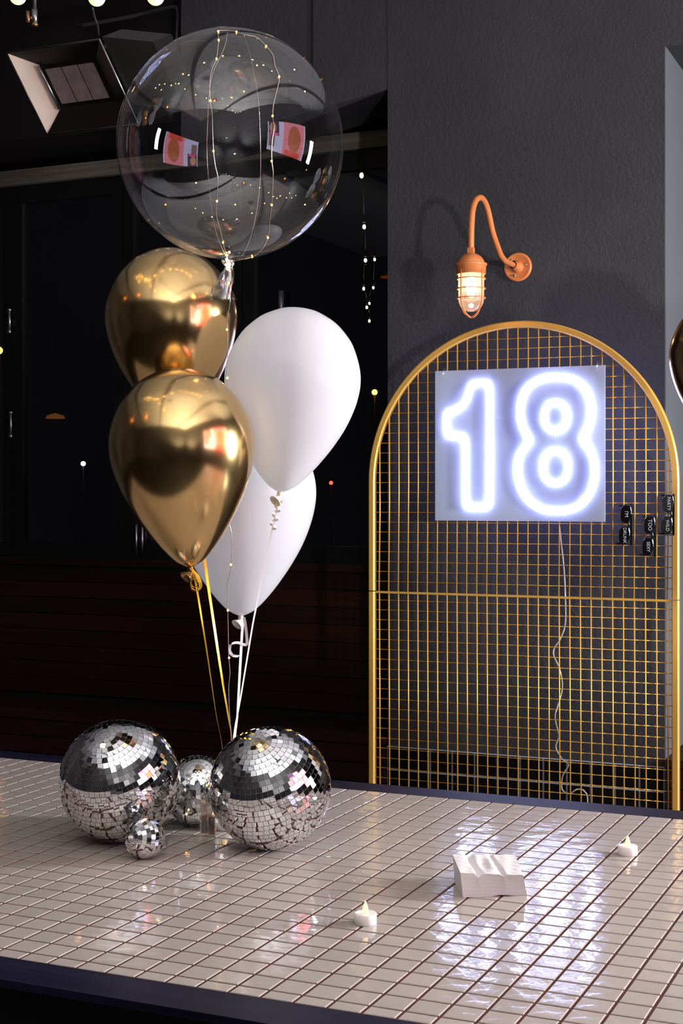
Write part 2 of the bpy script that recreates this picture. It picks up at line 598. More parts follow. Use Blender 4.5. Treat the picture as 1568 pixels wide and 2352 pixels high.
# ------------------------------------------------------------------ black glazed folding doors
ZS = onY(0, 1277, YG - 0.05).z       # sill
x0 = onY(37, 800, YG).x
pw = onY(290, 800, YG).x - x0
zt = zb0
n = -2
idx = 1
xx = x0 - pw
while xx < XP0 - 0.02:
    x1 = min(xx + pw, XP0)
    if XP0 - x1 < pw * .75:
        x1 = XP0
    st = 0.058
    sr = 0.012 if x1 == XP0 else st
    m = MB()
    m.box((xx + .002, YG - .03, ZS), (xx + st, YG + .02, zt))
    m.box((x1 - sr, YG - .03, ZS), (x1 - .0005, YG + .02, zt))
    m.box((xx + st, YG - .03, ZS), (x1 - sr, YG + .02, ZS + 0.075))
    m.box((xx + st, YG - .03, zt - 0.085), (x1 - sr, YG + .02, zt))
    fr = m.build('window_%d' % idx, M_frame)
    struct(fr, ['black framed glass leaf at the far left edge', 'black framed glass leaf left of the gold balloons', 'black framed glass leaf behind the balloon bunch',
                'black framed glass leaf beside the white balloons', 'black framed glass leaf next to the charcoal wall'][min(idx - 1, 4)], 'window')
    MB().box((xx + st - .004, YG - .008, ZS + .07), (x1 - sr + .002, YG - .003, zt - .08)).build('pane', M_glass, fr)
    if idx == 2:
        for (px, pa, pb) in ((22, 712, 762), (25, 948, 1002)):
            q0, q1 = onY(px, pb, YG - .045), onY(px, pa, YG - .045)
            h = MB().tube([q0, q1], 0.007, 8).build('hinge', M_steel, fr)
            MB().sphere(q1, 0.011, 8, 6).build('hinge_pin', M_steel, h)
            MB().sphere(q0, 0.011, 8, 6).build('hinge_pin', M_steel, h)
    if idx == 3:
        for px in (313, 327):
            MB().tube([onY(px, 1276, YG - .045), onY(px, 1205, YG - .045)], 0.006, 8).build('drop_bolt', M_steel, fr)
    if idx == 4:
        q0, q1 = onY(645, 735, YG - .05), onY(645, 668, YG - .05)
        MB().tube([q0, q1], 0.013, 8).build('door_handle', mat('dull_steel', (0.16, 0.15, 0.15), 0.4, metal=0.7), fr)
    xx = x1
    idx += 1

# lights in the street beyond the glass
def street_light(px, py, d, r, m_, label):
    p = P(px, py, d)
    t = thing('street_lamp', (p.x, p.y, p.z), label, 'lamp', None)
    MB().sphere(p, r, 12, 8).build('glow', m_, t)
    MB().tube([p - UP * r * .9, Vector((p.x, p.y, 0))], .012, 6).build('pole', M_socket, t)


street_light(191, 1065, 12.0, 0.020, M_core_c, 'small cool white lamp far beyond the glass left of the gold balloon')
street_light(860, 901, 12.0, 0.024, M_core_o, 'small orange lamp beyond the glass beside the white balloon')
street_light(760, 1109, 12.0, 0.016, M_core_r, 'small red lamp beyond the glass right of the white balloons')
street_light(-2, 805, 12.0, 0.030, M_core_o, 'orange lamp beyond the glass cut by the left edge')
p = P(127, 961, 9.0)
t = thing('pendant_lamp', p, 'dim orange pendant shade seen far through the left glass', 'lamp')
MB().lathe([(0, .062), (.018, .05), (.03, .012), (.034, .0)], p, UP, 20).build('shade', mat('dim_shade', (.12, .05, .02), .5, emit=(1, .35, .08), es=.12), t)
MB().tube([p + UP * .03, p + UP * .6], .003, 6).build('cable', M_socket, t)


# festoon strings
M_bulblit = mat('lit_frosted_bulb', (.9, .8, .55), .3, emit=(1.0, .80, .42), es=1.1)


def festoon(name, spots, r, label, cat, cable_pts=None, up=0.075, bm=None):
    t = thing(name, spots[0], label, cat)
    for q in spots:
        q = Vector(q)
        bu = MB().sphere(q, r, 20, 14).build('bulb', bm or M_bulbglass, t)
        MB().sphere(q, r * 0.34, 10, 8, (1, 1, 1.4)).build('filament', M_core_w, bu)
        MB().lathe([(0, r * .45), (.012, r * .5), (.045, r * .5), (.05, r * .2)], q + UP * r * .9, UP, 14, True).build('socket', M_socket, bu)
    if cable_pts is None:
        cable_pts = [Vector(s) + UP * (r + .05) for s in spots]
    MB().tube(spline(cable_pts, 4), 0.004, 6).build('cable', M_socket, t)
    return t


def hgt(px, py, z):
    d = (z - ZC) * F / (HY - py)
    return P(px, py, d)


festoon('festoon_string', [hgt(x_, y_, 3.2) for x_, y_ in ((830, 403), (836, 521), (839, 598), (835, 663), (842, 706), (848, 737))], 0.031,  # bulb strings mirrored in the panes, built as two rows of bulbs behind them
        'line of warm bulbs standing for a reflection in the glass left of the charcoal wall, nearer row', 'string lights')
festoon('festoon_string', [hgt(x_, y_, 3.45) for x_, y_ in ((860, 596), (857, 661), (848, 697))], 0.028,
        'three warm bulbs standing for a reflection in the glass, in the row closest to the charcoal wall', 'string lights')
q = [P(-90, 8, 4.45), P(41, -9, 4.4), P(222, -6, 4.3), P(357, -8, 4.25), P(500, -40, 4.2), P(680, -90, 4.1)]
festoon('festoon_string', q, 0.026, 'string of round clear bulbs cut off by the top edge above the heater', 'string lights', bm=M_bulblit)
M_bulbhot = mat('hot_bulb', (.9, .8, .55), .3, emit=(1.0, .68, .22), es=26)
festoon('festoon_string', [Vector((-2.95 + .235 * k, 1.75 + .07 * k - .55 * math.exp(-((k - 4) / 2.2) ** 2), 3.5 - .30 * math.exp(-((k - 4) / 2.6) ** 2) + .01 * k)) for k in range(12)], 0.019,
        'sagging festoon of warm bulbs over the table, above the picture', 'string lights', bm=M_bulbhot)
festoon('festoon_string', [Vector((1.3 - .36 * k, -0.9 + .22 * k, 3.55 - .35 * math.sin(math.pi * (k % 5) / 5))) for k in range(12)], 0.019,
        'second festoon of warm bulbs crossing above the viewer', 'string lights', bm=M_bulbhot)

# ------------------------------------------------------------------ benches with boards
def bench(xa, xbnd, label, slats=True):
    t = thing('bench', ((xa + xbnd) / 2, YG - .4, 0), label, 'bench')
    yb, yf = YG - 0.05, YW - 0.04
    MB().box((xa, yb - 0.05, ZS - 0.035), (xbnd, YG + .02, ZS - .001)).build('ledge', M_wood, t)
    zt_, zs_ = ZS - 0.042, 0.43
    h = 0.0785
    z = zt_
    while z - h > zs_ - 0.02:
        MB().box((xa, yb - .022, z - h + .005), (xbnd, yb, z)).build('back_slat', M_wood, t)
        z -= h
    MB().box((xa, yb, 0.02), (xbnd, yb + .02, zt_ + .005)).build('back_panel', M_black, t)
    for i in range(4):
        w = (yb - .03 - yf) / 4
        MB().box((xa, yf + w * i + .003, zs_ - .028), (xbnd, yf + w * (i + 1) - .003, zs_)).build('seat_board', M_wood, t)
    z = zs_ - .034
    while z > 0.02:
        MB().box((xa, yf + .012, max(z - .073, .005)), (xbnd, yf + .03, z)).build('front_board', M_wood, t)
        z -= h
    return t


bench(XL + .05, XP0 - 0.004, 'dark red timber bench with slatted back under the black glazing')
bench(XP1 + .012, XR - .02, 'dark timber bench in the recess right of the charcoal wall')

# ------------------------------------------------------------------ gas heater, pipe, valve
dH = 4.95
k_ = dH / F
A = P(15, 122, dH)
e1 = Vector((1, 0, 0))
L1 = 252 * k_
e2 = Vector((0.10, 0.62, -0.78)).normalized()
L2 = 206 * k_
nin = Vector((0, 0.78, 0.62)).normalized()
a_, L_ = 49 * k_, 29 * k_
R0 = [A, A + e1 * L1, A + e1 * L1 + e2 * L2, A + e2 * L2]
R1 = [A + e1 * a_ + e2 * a_ + nin * L_, A + e1 * (L1 - a_) + e2 * a_ + nin * L_, A + e1 * (L1 - a_) + e2 * (L2 - a_) + nin * L_, A + e1 * a_ + e2 * (L2 - a_) + nin * L_]
ctr = sum(R0, Vector()) / 4
ht = thing('gas_heater', ctr, 'black gas radiant heater with flared reflector under the ceiling bulbs', 'heater')
th = 0.004
for i, (nm, mm) in enumerate((('reflector_top', M_steeldk), ('reflector_right', M_steeldk), ('reflector_bottom', M_steeldk), ('reflector_left', M_refl_lit))):  # left panel carries the painted-in light, the other three stay dark
    j = (i + 1) % 4
    q = [R0[i], R0[j], R1[j], R1[i]]
    MB().hexa(q + [v + nin * th for v in q]).build('reflector_panel', mm, ht)
for i in range(4):
    j = (i + 1) % 4
    MB().tube([R0[i], R0[j]], 0.0035, 6).build('rim', M_steel if i == 1 else M_steeldk, ht)
bd = nin * 0.11
MB().hexa(R1 + [v + bd for v in R1]).build('burner_box', M_steeldk, ht)
for i in range(3):
    f0, f1 = 0.07 + i * .29, 0.07 + i * .29 + .265
    q = [R1[0].lerp(R1[1], f0), R1[0].lerp(R1[1], f1), R1[3].lerp(R1[2], f1), R1[3].lerp(R1[2], f0)]
    cq = sum(q, Vector()) / 4
    q = [cq + (v - cq) * Vector((1, 1, 1)).x for v in q]
    q = [v - nin * 0.004 for v in q]
    q = [q[0].lerp(q[3], .1), q[1].lerp(q[2], .1), q[2].lerp(q[1], .1), q[3].lerp(q[0], .1)]
    MB().hexa([v for v in q] + [v + nin * .004 for v in q]).build('ceramic_plaque', M_ceram, ht)
MB().tube([R1[0] - nin * .008, R1[3] - nin * .008], .006, 8).build('pilot_tube', M_steel, ht)
q0 = R0[1] + nin * .02
bx = [q0, q0 + Vector((.16, .06, -.02)), q0 + Vector((.16, .06, -.02)) + e2 * L2 * .8, q0 + e2 * L2 * .8]
MB().hexa(bx + [v + Vector((.0, .12, .06)) for v in bx]).build('control_box', M_steeldk, ht)
MB().tube([ctr + nin * .1, ctr + nin * .1 + Vector((0, .55, .25))], .012, 8).build('bracket', M_steeldk, ht)
yp = YW + .06
pts = [onY(180, 60, yp), onY(300, 38, yp), onY(385, 18, yp), onY(402, 17, yp), onY(409, 28, yp), onY(408, 60, yp), onY(404, 110, yp)]
o = MB().tube(spline(pts, 5), .009, 10).build('conduit_pipe', M_pipe, None, pts[3])
tag(o, 'thin grey conduit bending down above the clear balloon', 'pipe')
p0 = P(79, -40, 4.9)
vt = thing('gas_valve', P(79, 40, 4.9), 'small brass gas valve hanging from a pipe at top left', 'valve')
MB().tube([p0, P(79, 24, 4.9)], .007, 8).build('pipe', M_pipe, vt)
MB().tube([P(79, 22, 4.9), P(80, 54, 4.9)], .010, 8).build('body', M_steel, vt)
MB().tube([P(64, 26, 4.9), P(65, 52, 4.9)], .007, 8).build('lever', M_brass, vt)
MB().tube([P(65, 42, 4.9), P(79, 42, 4.9)], .006, 8).build('stem', M_brass, vt)
MB().tube([P(80, 54, 4.9), P(80, 60, 4.9)], .011, 8).build('nut', M_brass, vt)
# ceiling drop cable above heater
o = MB().tube(spline([P(212, 18, 4.6), P(217, 40, 4.65), P(224, 60, 4.7), P(226, 95, 4.95)], 4), .004, 6).build('heater_cable', M_pipe, None, P(224, 60, 4.7))
tag(o, 'short dark cable dropping onto the gas heater', 'cable')

# ------------------------------------------------------------------ table
TZ = 0.751
PT = 0.05005
GX, GY = -0.4568, 2.2948
YF, YK = 1.7625, 3.087
TXA, TXB = GX - PT * 50, GX + PT * 18
tb = thing('table', ((TXA + TXB) / 2, (YF + YK) / 2, 0), 'long table topped with square beige tiles and dark wood edging', 'table')
MB().box((TXA - .02, YF - .001, TZ - .045), (TXB + .02, YK + .001, TZ - .0012)).build('grout_bed', M_grout, tb)
MB().box((TXA - .1, YK + .001, TZ - .012), (TXB + .1, YK + .084, TZ - .0005)).build('edge_board', M_trim, tb)
MB().box((TXA - .1, YF - .083, TZ - .012), (TXB + .1, YF - .001, TZ - .0005)).build('edge_board', M_trim, tb)
MB().box((TXA - .1, YF - .001, TZ - .012), (TXA - .02, YK + .001, TZ - .0005)).build('edge_board', M_trim, tb)
MB().box((TXB + .02, YF - .001, TZ - .012), (TXB + .1, YK + .001, TZ - .0005)).build('edge_board', M_trim, tb)
MB().box((TXA, YF + .02, TZ - .14), (TXB, YK - .02, TZ - .051)).build('apron', M_void, tb)
for lx in (TXA + .15, TXB - .15):
    for ly in (YF + .12, YK - .12):
        MB().box((lx - .04, ly - .04, 0.0), (lx + .04, ly + .04, TZ - .14)).build('leg', M_void, tb)


def tile_geo(w, h, gap=0.0037, bev=0.0017, t=0.006):
    a, b = w / 2 - gap / 2, h / 2 - gap / 2
    vs = []
    for z, i in ((-t, 0), (-0.0017, 0.0), (-0.0006, bev * .35), (0, bev)):
        vs += [(-a + i, -b + i, z), (a - i, -b + i, z), (a - i, b - i, z), (-a + i, b - i, z)]
    fs = []
    for r in range(3):
        for k in range(4):
            fs.append((r * 4 + k, r * 4 + (k + 1) % 4, r * 4 + 4 + (k + 1) % 4, r * 4 + 4 + k))
    fs.append((12, 13, 14, 15))
    return vs, fs


tiles = []
j0, j1 = int(math.floor((YF - GY) / PT)), int(math.floor((YK - GY) / PT))
for j in range(j0, j1 + 1):
    ya, yb = max(GY + j * PT, YF), min(GY + (j + 1) * PT, YK)
    if yb - ya < 0.008:
        continue
    for i in range(-50, 18):
        xa = GX + i * PT
        c = Vector((xa + PT / 2, (ya + yb) / 2, TZ))
        v = c - CAM
        dd = v.dot(FW)
        px, py = CX + v.dot(RT) / dd * F, HY - v.dot(UP) / dd * F
        vis = -30 < px < 1598 and py < 2385
        tiles.append((dd if vis else dd + 50, c, yb - ya))
tiles.sort(key=lambda q: q[0])
tmesh = {}
rest = MB()
for n_, (dd, c, h) in enumerate(tiles):
    key = round(h, 4)
    Rm = Matrix.Rotation(random.gauss(0, .0008), 4, 'X') @ Matrix.Rotation(random.gauss(0, .0008), 4, 'Y')
    if n_ < 300:
        if key not in tmesh:
            vs, fs = tile_geo(PT, h)
            me = MB().add(vs, fs).mesh('tile')
            me.materials.append(M_tile)
            tmesh[key] = me
        inst('tile', tmesh[key], tb, Matrix.Translation(c - ORG[tb.name]) @ Rm)
    else:
        vs, fs = tile_geo(PT, h)
        rest.add([Matrix.Translation(c) @ Rm @ Vector(v) for v in vs], fs)
o = rest.build('tile_field', M_tile, tb)
o['kind'] = 'stuff'

# ------------------------------------------------------------------ gold mesh arch
YM = 5.25
XA0, XA1 = onY(848, 1300, YM).x, onY(1560, 1300, YM).x
XC, HWD = (XA0 + XA1) / 2, (XA1 - XA0) / 2
ZTOP = onY(1200, 737, YM).z
TB = 0.013                                   # half width of the tube
RC = HWD - TB
ZSP = ZTOP - HWD
ZJ = onY(850, 1357, YM).z
arch = thing('mesh_arch', (XC, YM, 0), 'arched gold wire mesh backdrop panel standing behind the table', 'backdrop')


def sq_sweep(pts, outs, name, m_):
    """rounded square tube in the plane of the arch"""
    mb = MB()
    vs, fs = [], []
    ring = []
    r = TB
    c_ = 0.0045
    for a, b in ((-r, -r + c_), (-r + c_, -r), (r - c_, -r), (r, -r + c_), (r, r - c_), (r - c_, r), (-r + c_, r), (-r, r - c_)):
        ring.append((a, b))
    n = len(ring)
    for p, od in zip(pts, outs):
        for a, b in ring:
            vs.append(Vector(p) + Vector(od) * a + Vector((0, 1, 0)) * b)
    for i in range(len(pts) - 1):
        for k in range(n):
            fs.append((i * n + k, i * n + (k + 1) % n, (i + 1) * n + (k + 1) % n, (i + 1) * n + k))
    fs.append(tuple(range(n))[::-1])
    fs.append(tuple((len(pts) - 1) * n + k for k in range(n)))
    mb.add(vs, fs, False)
    return mb.build(name, m_, arch)


pts, outs = [(XC - RC, YM, ZJ + .002)], [(-1, 0, 0)]
N = 72
for i in range(N + 1):
    a = math.pi * (1 - i / N)
    pts.append((XC + RC * math.cos(a), YM, ZSP + RC * math.sin(a)))
    outs.append((math.cos(a), 0, math.sin(a)))
pts.append((XC + RC, YM, ZJ + .002))
outs.append((1, 0, 0))
fo = sq_sweep(pts, outs, 'arch_frame', M_gold)
for p_ in fo.data.polygons:
    p_.use_smooth = False
for sx in (-1, 1):
    sq_sweep([(XC + sx * RC, YM, 0.0), (XC + sx * RC, YM, ZJ - .002)], [(sx, 0, 0)] * 2, 'side_post', M_gold)
MB().box((XC - RC + TB, YM - .006, ZJ - .0075), (XC + RC - TB, YM + .006, ZJ + .0005)).build('joint_bar', M_gold, arch)
MB().box((XC - RC + TB, YM - .006, .06), (XC + RC - TB, YM + .006, .07)).build('bottom_bar', M_gold, arch)
SP = (XA1 - XA0 - 0.02) / 30.0
xs0 = onY(872.5, 1250, YM).x
xs1 = onY(1534, 1250, YM).x
SPX = (xs1 - xs0) / 28
ri = RC - TB * .6
for i in range(29):
    x = xs0 + SPX * i
    dx = x - XC
    if abs(dx) >= ri:
        continue
    zt_ = ZSP + math.sqrt(ri * ri - dx * dx)
    lean = -.003
    MB().tube([(x, YM - .003, zt_), (x + .0005, YM - .003, (zt_ + ZJ) / 2), (x + lean, YM - .003, ZJ)], .0027, 6).build('upright_wire', M_gold, arch)
    MB().tube([(x + lean * .5, YM - .003, ZJ - .004), (x + .002, YM - .003, 0.07)], .0027, 6).build('upright_wire', M_gold, arch)
SPZ = 0.0387
for i in range(-26, 28):
    if i == 0:
        continue
    z = ZJ + SPZ * i + (.004 if i < 0 else 0)
    if z < 0.08:
        continue
    hw = ri
    if z > ZSP:
        q = ri * ri - (z - ZSP) ** 2
        if q <= 0.004:
            continue
        hw = math.sqrt(q)
    MB().tube([(XC - hw, YM + .003, z), (XC + hw, YM + .003, z)], .0017, 6).build('cross_wire', M_gold, arch)

# ------------------------------------------------------------------ neon 18 sign
YS = YM - .020
c00, c10, c11, c01 = onY(999, 1197, YS), onY(1389.5, 1197, YS), onY(1389.5, 838, YS), onY(999, 853, YS)
X0s, X1s = c00.x, (c10.x + c11.x) / 2
Z0s, Z1s = (c00.z + c10.z) / 2, (c01.z + c11.z) / 2
sg = thing('neon_sign', ((X0s + X1s) / 2, YS, Z0s), 'glowing white neon sign reading 18 on a square acrylic panel', 'neon sign')
MB().box((X0s, YS, Z0s), (X1s, YS + .004, Z1s)).build('acrylic_panel', M_acryl, sg)
YT = YS - .0080


def sp(px, py):
    q = onY(px, py, YT)
    return Vector((q.x, YT, q.z))


def rounded(pts, r=0.010):
    out = []
    n = len(pts)
    for i in range(n):
        p, a, b = pts[i], pts[i - 1], pts[(i + 1) % n]
        da, db = (a - p), (b - p)
        ra, rb = min(r, da.length * .45), min(r, db.length * .45)
        pa, pb = p + da.normalized() * ra, p + db.normalized() * rb
        for k in range(4):
            t = k / 3
            out.append((1 - t) ** 2 * pa + 2 * t * (1 - t) * p + t * t * pb)
    return out


one = [(1079.5, 880), (1122.5, 878), (1121.5, 1165.5), (1066, 1166), (1065.5, 1002), (1022, 1002), (1022, 945)]
curve = [(1040, 943), (1054, 937), (1066, 924), (1073, 905)]
pl = [sp(*q) for q in one] + [sp(*q) for q in curve]
pl = rounded(pl, .012)
MB().tube(pl, .0070, 10, closed=True).build('tube_one', M_neon, sg)
E8 = [(1277, 865), (1310, 870), (1337, 887), (1352, 915), (1356, 945), (1352, 975), (1342, 995), (1334, 1008), (1345, 1022), (1358, 1045), (1364, 1075), (1361, 1110), (1348, 1140), (1325, 1163), (1295, 1173), (1270, 1174),
      (1242, 1170), (1216, 1154), (1197, 1128), (1187, 1095), (1186, 1065), (1192, 1042), (1204, 1025), (1216, 1012), (1205, 996), (1196, 975), (1192, 945), (1196, 915), (1210, 888), (1240, 870)]
MB().tube(spline([sp(*q) for q in E8] + [sp(*E8[0])], 5)[:-1], .0072, 10, closed=True).build('tube_eight', M_neon, sg)


def ell(cx, cy, rx, ry, n=40):
    return [sp(cx + rx * math.copysign(abs(math.cos(a)) ** .85, math.cos(a)), cy + ry * math.copysign(abs(math.sin(a)) ** .85, math.sin(a))) for a in [2 * math.pi * k / n for k in range(n)]]


MB().tube(ell(1273, 957, 27, 33), .0072, 10, closed=True).build('tube_inner', M_neon, sg)
MB().tube(ell(1273, 1073, 29.5, 38), .0072, 10, closed=True).build('tube_inner', M_neon, sg)
M_back = mat('added_back_glow', (.3, .3, 1), .4, emit=(0.22, 0.24, 1.0), es=36)  # unseen glowing tubes added behind the panel to light the wall blue
bk = Vector((0, .0125 + .0085, 0))
MB().tube([v + bk for v in spline([sp(*q) for q in E8] + [sp(*E8[0])], 4)[:-1]], .0035, 8, closed=True).build('added_rear_glow', M_back, sg)
MB().tube([v + bk for v in pl], .0025, 8, closed=True).build('added_rear_glow', M_back, sg)
MB().tube(spline([sp(1127, 961), sp(1142, 958), sp(1160, 964), sp(1182, 961)], 4), .0035, 6).build('link_wire', M_clearp, sg)
MB().tube([sp(1274, 993), sp(1274, 1033)], .0035, 6).build('link_wire', M_clearp, sg)
for px, py in ((1018, 862), (1371, 846)):
    q = onY(px, py, YS - .004)
    hk = MB().tube(spline([q + Vector((0, .0, -.008)), q + Vector((.001, -.005, .004)), q + Vector((.002, -.002, .022)), q + Vector((.002, .024, .026)), q + Vector((.002, .026, .016))], 4), .0032, 8).build('hanging_hook', M_clearp, sg)
cp = [(1282, 1190), (1287, 1235), (1295, 1310), (1298, 1375), (1298, 1432), (1286, 1468), (1273, 1488), (1271, 1505), (1280, 1525), (1288, 1550), (1291, 1572), (1289, 1592), (1281, 1620), (1275, 1640),
      (1276, 1660), (1283, 1690), (1276, 1716), (1290, 1743), (1305, 1757), (1293, 1778), (1289, 1800), (1292, 1816), (1307, 1823), (1325, 1813), (1342, 1818), (1349, 1850), (1340, 2000)]
MB().tube(spline([onY(x_, y_, YM + .03 + (.02 * math.sin(i * 1.3))) for i, (x_, y_) in enumerate(cp)], 5), .0028, 8).build('power_cord', M_cord, sg)


# ------------------------------------------------------------------ novelty sunglasses on the mesh
def text_mesh(s, size, name):
    cu = bpy.data.curves.new(name, 'FONT')
    cu.body = s
    cu.size = size
    cu.align_x = 'CENTER'
    cu.align_y = 'CENTER'
    cu.extrude = 0.0004
    ob = bpy.data.objects.new(name, cu)
    COL.objects.link(ob)
    dg = bpy.context.evaluated_depsgraph_get()
    me = bpy.data.meshes.new_from_object(ob.evaluated_get(dg))
    bpy.data.objects.remove(ob)
    return me


def sunglasses(cx, ctop, cbot, txt, label, shx):
    """pair hung sideways: lenses one above the other; ctop/cbot = lens centres in px"""
    y = YM - .014
    a, b = onY(cx[0], ctop, y), onY(cx[1], cbot, y)
    t = thing('sunglasses', (a + b) / 2, label, 'sunglasses', 'novelty sunglasses hooked on the gold mesh')
    ax = (b - a).normalized()
    sd = Vector((1, 0, 0))
    lens = [(-.6, 1.0), (-.2, 1.02), (.4, .98), (.75, .85), (.95, .4), (1.0, 0), (.93, -.45), (.7, -.85), (.3, -1.0), (-.1, -1.0), (-.5, -.9), (-.82, -.7), (-.95, -.3), (-.98, .2), (-.92, .7)]
    rx, rz = .0205, .0325
    for c_, w in ((a, txt[0]), (b, txt[1])):
        vs, n = [], len(lens)
        for dy, sc in ((0, .93), (.0015, 1), (.006, 1), (.0075, .95)):
            for u, v in lens:
                vs.append(c_ + sd * (u * rx * sc) + ax * (-v * rz * sc) + Vector((0, dy, 0)))
        fs = [tuple(range(n))[::-1], tuple(3 * n + k for k in range(n))]
        for r_ in range(3):
            for k in range(n):
                fs.append((r_ * n + k, r_ * n + (k + 1) % n, (r_ + 1) * n + (k + 1) % n, (r_ + 1) * n + k))
        ln = MB().add(vs, fs).build('lens', M_sung, t)
        me = text_mesh(w, .0185 if len(w) < 4 else .0165, 'lettering')
        me.materials.append(M_ink)
        # letters run downwards
        R = Matrix((( 0, 1, 0, 0), (0, 0, -1, 0), (-1, 0, 0, 0), (0, 0, 0, 1)))
        R = Matrix.Translation(c_ + Vector((.002, -.0012, 0)) - ORG[ln.name]) @ R
        inst('lettering', me, ln, R)
    mid = (a + b) / 2
    MB().tube(spline([a + ax * .028 + sd * .012, mid + sd * .014, b - ax * .028 + sd * .012], 4), .0035, 8).build('bridge', M_sung, t)
    MB().box((-.003, 0, -.075), (.003, .006, .075), Matrix.Translation(mid + sd * .0215 + Vector((0, .001, 0)))).build('brow_bar', M_sung, t)
    for s_, q in ((-1, a - ax * .03), (1, b + ax * .03)):
        MB().tube(spline([q + sd * .014, q + sd * .012 + Vector((0, .03, 0)), q - sd * .02 + Vector((0, .04, 0)), q - sd * .03 + Vector((0, .02, 0))], 4), .003, 6).build('temple_arm', M_sung, t)
    MB().sphere(a - sd * .023 - ax * .018, .0045, 8, 6).build('nose_clip', M_sung, t)


sunglasses((1437, 1433), 1181, 1230, ("I'M", 'DRUNK'), "black sunglasses lettered I'M DRUNK nearest the glowing sign", 0)
sunglasses((1491, 1487), 1206, 1256, ('TOO', 'SEXY'), 'black sunglasses lettered TOO SEXY, lowest and middle of three', 0)
sunglasses((1534, 1531), 1157, 1207, ('PARTY', 'WILD'), 'black sunglasses hooked highest, against the right post of the arch', 0)

# ------------------------------------------------------------------ copper wall lamp
wl = onY(1190, 614, YW)
lamp = thing('wall_lamp', wl, 'copper gooseneck wall lamp with caged glass above the arch', 'lamp')


def build_lamp(root, base, lit):
    bx_, bz = base.x, base.z
    Y0 = base.y
    def q(L, z): return Vector((bx_, Y0 - L, bz + z))
    bp = MB().lathe([(0, .0), (0, .056), (.006, .058), (.012, .056), (.014, .050), (.012, .047), (.016, .0)], base, (0, -1, 0), 40).build('back_plate', M_copper, root)
    for a in (0.2, 2.3, 4.4):
        c_ = base + Vector((math.cos(a) * .036, -.014, math.sin(a) * .036))
        MB().lathe([(0, .005), (.004, .005), (.005, .002), (.005, 0)], c_, (0, -1, 0), 10).build('screw', M_steel, bp)
    MB().lathe([(0.012, .026), (.03, .022), (.034, .017), (.075, .016)], base, (0, -1, 0), 20).build('arm_boss', M_copper, root)
    arm = [q(.03, 0), q(.12, 0.0), q(.171, .0), q(.225, .013), (q(.2535, .030)), q(.296, .060), q(.334, .092), q(.375, .146), q(.41, .176), q(.45, .189), q(.487, .186), q(.53, .166), q(.562, .125), q(.574, .07), q(.578, .02), q(.578, -.022)]
    MB().tube(spline(arm, 5), .0112, 14).build('gooseneck_arm', M_copper, root)
    top = q(.578, -.012)
    dn = Vector((0, 0, -1))
    MB().box((-.0105, -.0105, -.022), (.0105, .0105, 0), Matrix.Translation(top)).build('collar', M_copper, root)
    h0 = top + dn * .020
    MB().lathe([(0, .0), (0, .012), (.004, .024), (.012, .036), (.024, .045), (.034, .049), (.037, .049), (.037, .057), (.041, .058), (.045, .0565), (.047, .054), (.076, .053), (.076, .047), (.044, .045), (.03, .02)], h0, dn, 40).build('dome_cap', M_copper, root)
    g0 = h0 + dn * .062
    jar = [(0, .0465), (.100, .0465), (.118, .044), (.132, .037), (.142, .026), (.148, .012), (.149, 0)]
    MB().lathe(jar, g0, dn, 32).build('glass_jar', M_jar, root)
    MB().sphere(g0 + dn * .050, .020, 16, 10, (1, 1, 1.5)).build('bulb', lit, root)
    cg = thing_part('guard', root, g0)
    for k in range(4):
        a = math.pi / 2 * k + math.radians(66 + 0)
        dd = Vector((math.cos(a), math.sin(a), 0))
        pr = [(.0, .0525), (.105, .052), (.130, .046), (.152, .033), (.165, .016), (.170, .0)]
        MB().tube(spline([g0 + dn * h_ + dd * r_ for h_, r_ in pr], 4), .0033, 8).build('guard_rib', M_copper, root)
    for h_ in (.030, .066, .100):
        MB().tube([g0 + dn * h_ + Vector((math.cos(a), math.sin(a), 0)) * .0515 for a in [2 * math.pi * k / 36 for k in range(36)]], .0022, 6, closed=True).build('guard_ring', M_copper, root)


def thing_part(*a):
    return None


build_lamp(lamp, wl, M_vap)
for i, (lx, ly, lz) in enumerate(((-4.45, .93, 3.2), (-2.83, .52, 3.2), (-.91, .52, 3.2))):
    bpos = Vector((lx, ly, lz))
    r_ = thing('pendant_lamp', bpos, ['copper pendant lamp over the room, far left of three', 'copper pendant lamp over the room, middle of three', 'copper pendant lamp above the viewer, right of three'][i], 'lamp')
    MB().tube([bpos + UP * .1, Vector((lx, ly, ZCEIL))], .004, 6).build('cable', M_socket, r_)
    MB().lathe([(.02, .11), (.05, .09), (.08, .03), (.1, .012), (.11, 0)], bpos, UP, 24).build('shade', M_copper, r_)
    MB().sphere(bpos, .04, 14, 10).build('bulb', M_core_p, r_)

# ------------------------------------------------------------------ balloons
PROF = [(0, 0), (.006, .06), (.02, .112), (.06, .192), (.11, .250), (.175, .302), (.28, .348), (.37, .364), (.46, .358), (.55, .336), (.64, .302), (.73, .255), (.80, .211), (.86, .169), (.91, .129), (.95, .092), (.975, .063), (.99, .036), (1.0, .012)]


def prof_fine(L, wr):
    pp = spline([Vector((a, b, 0)) for a, b in PROF], 4)
    return [(p.x * L, max(p.y, 0) * L * wr) for p in pp]


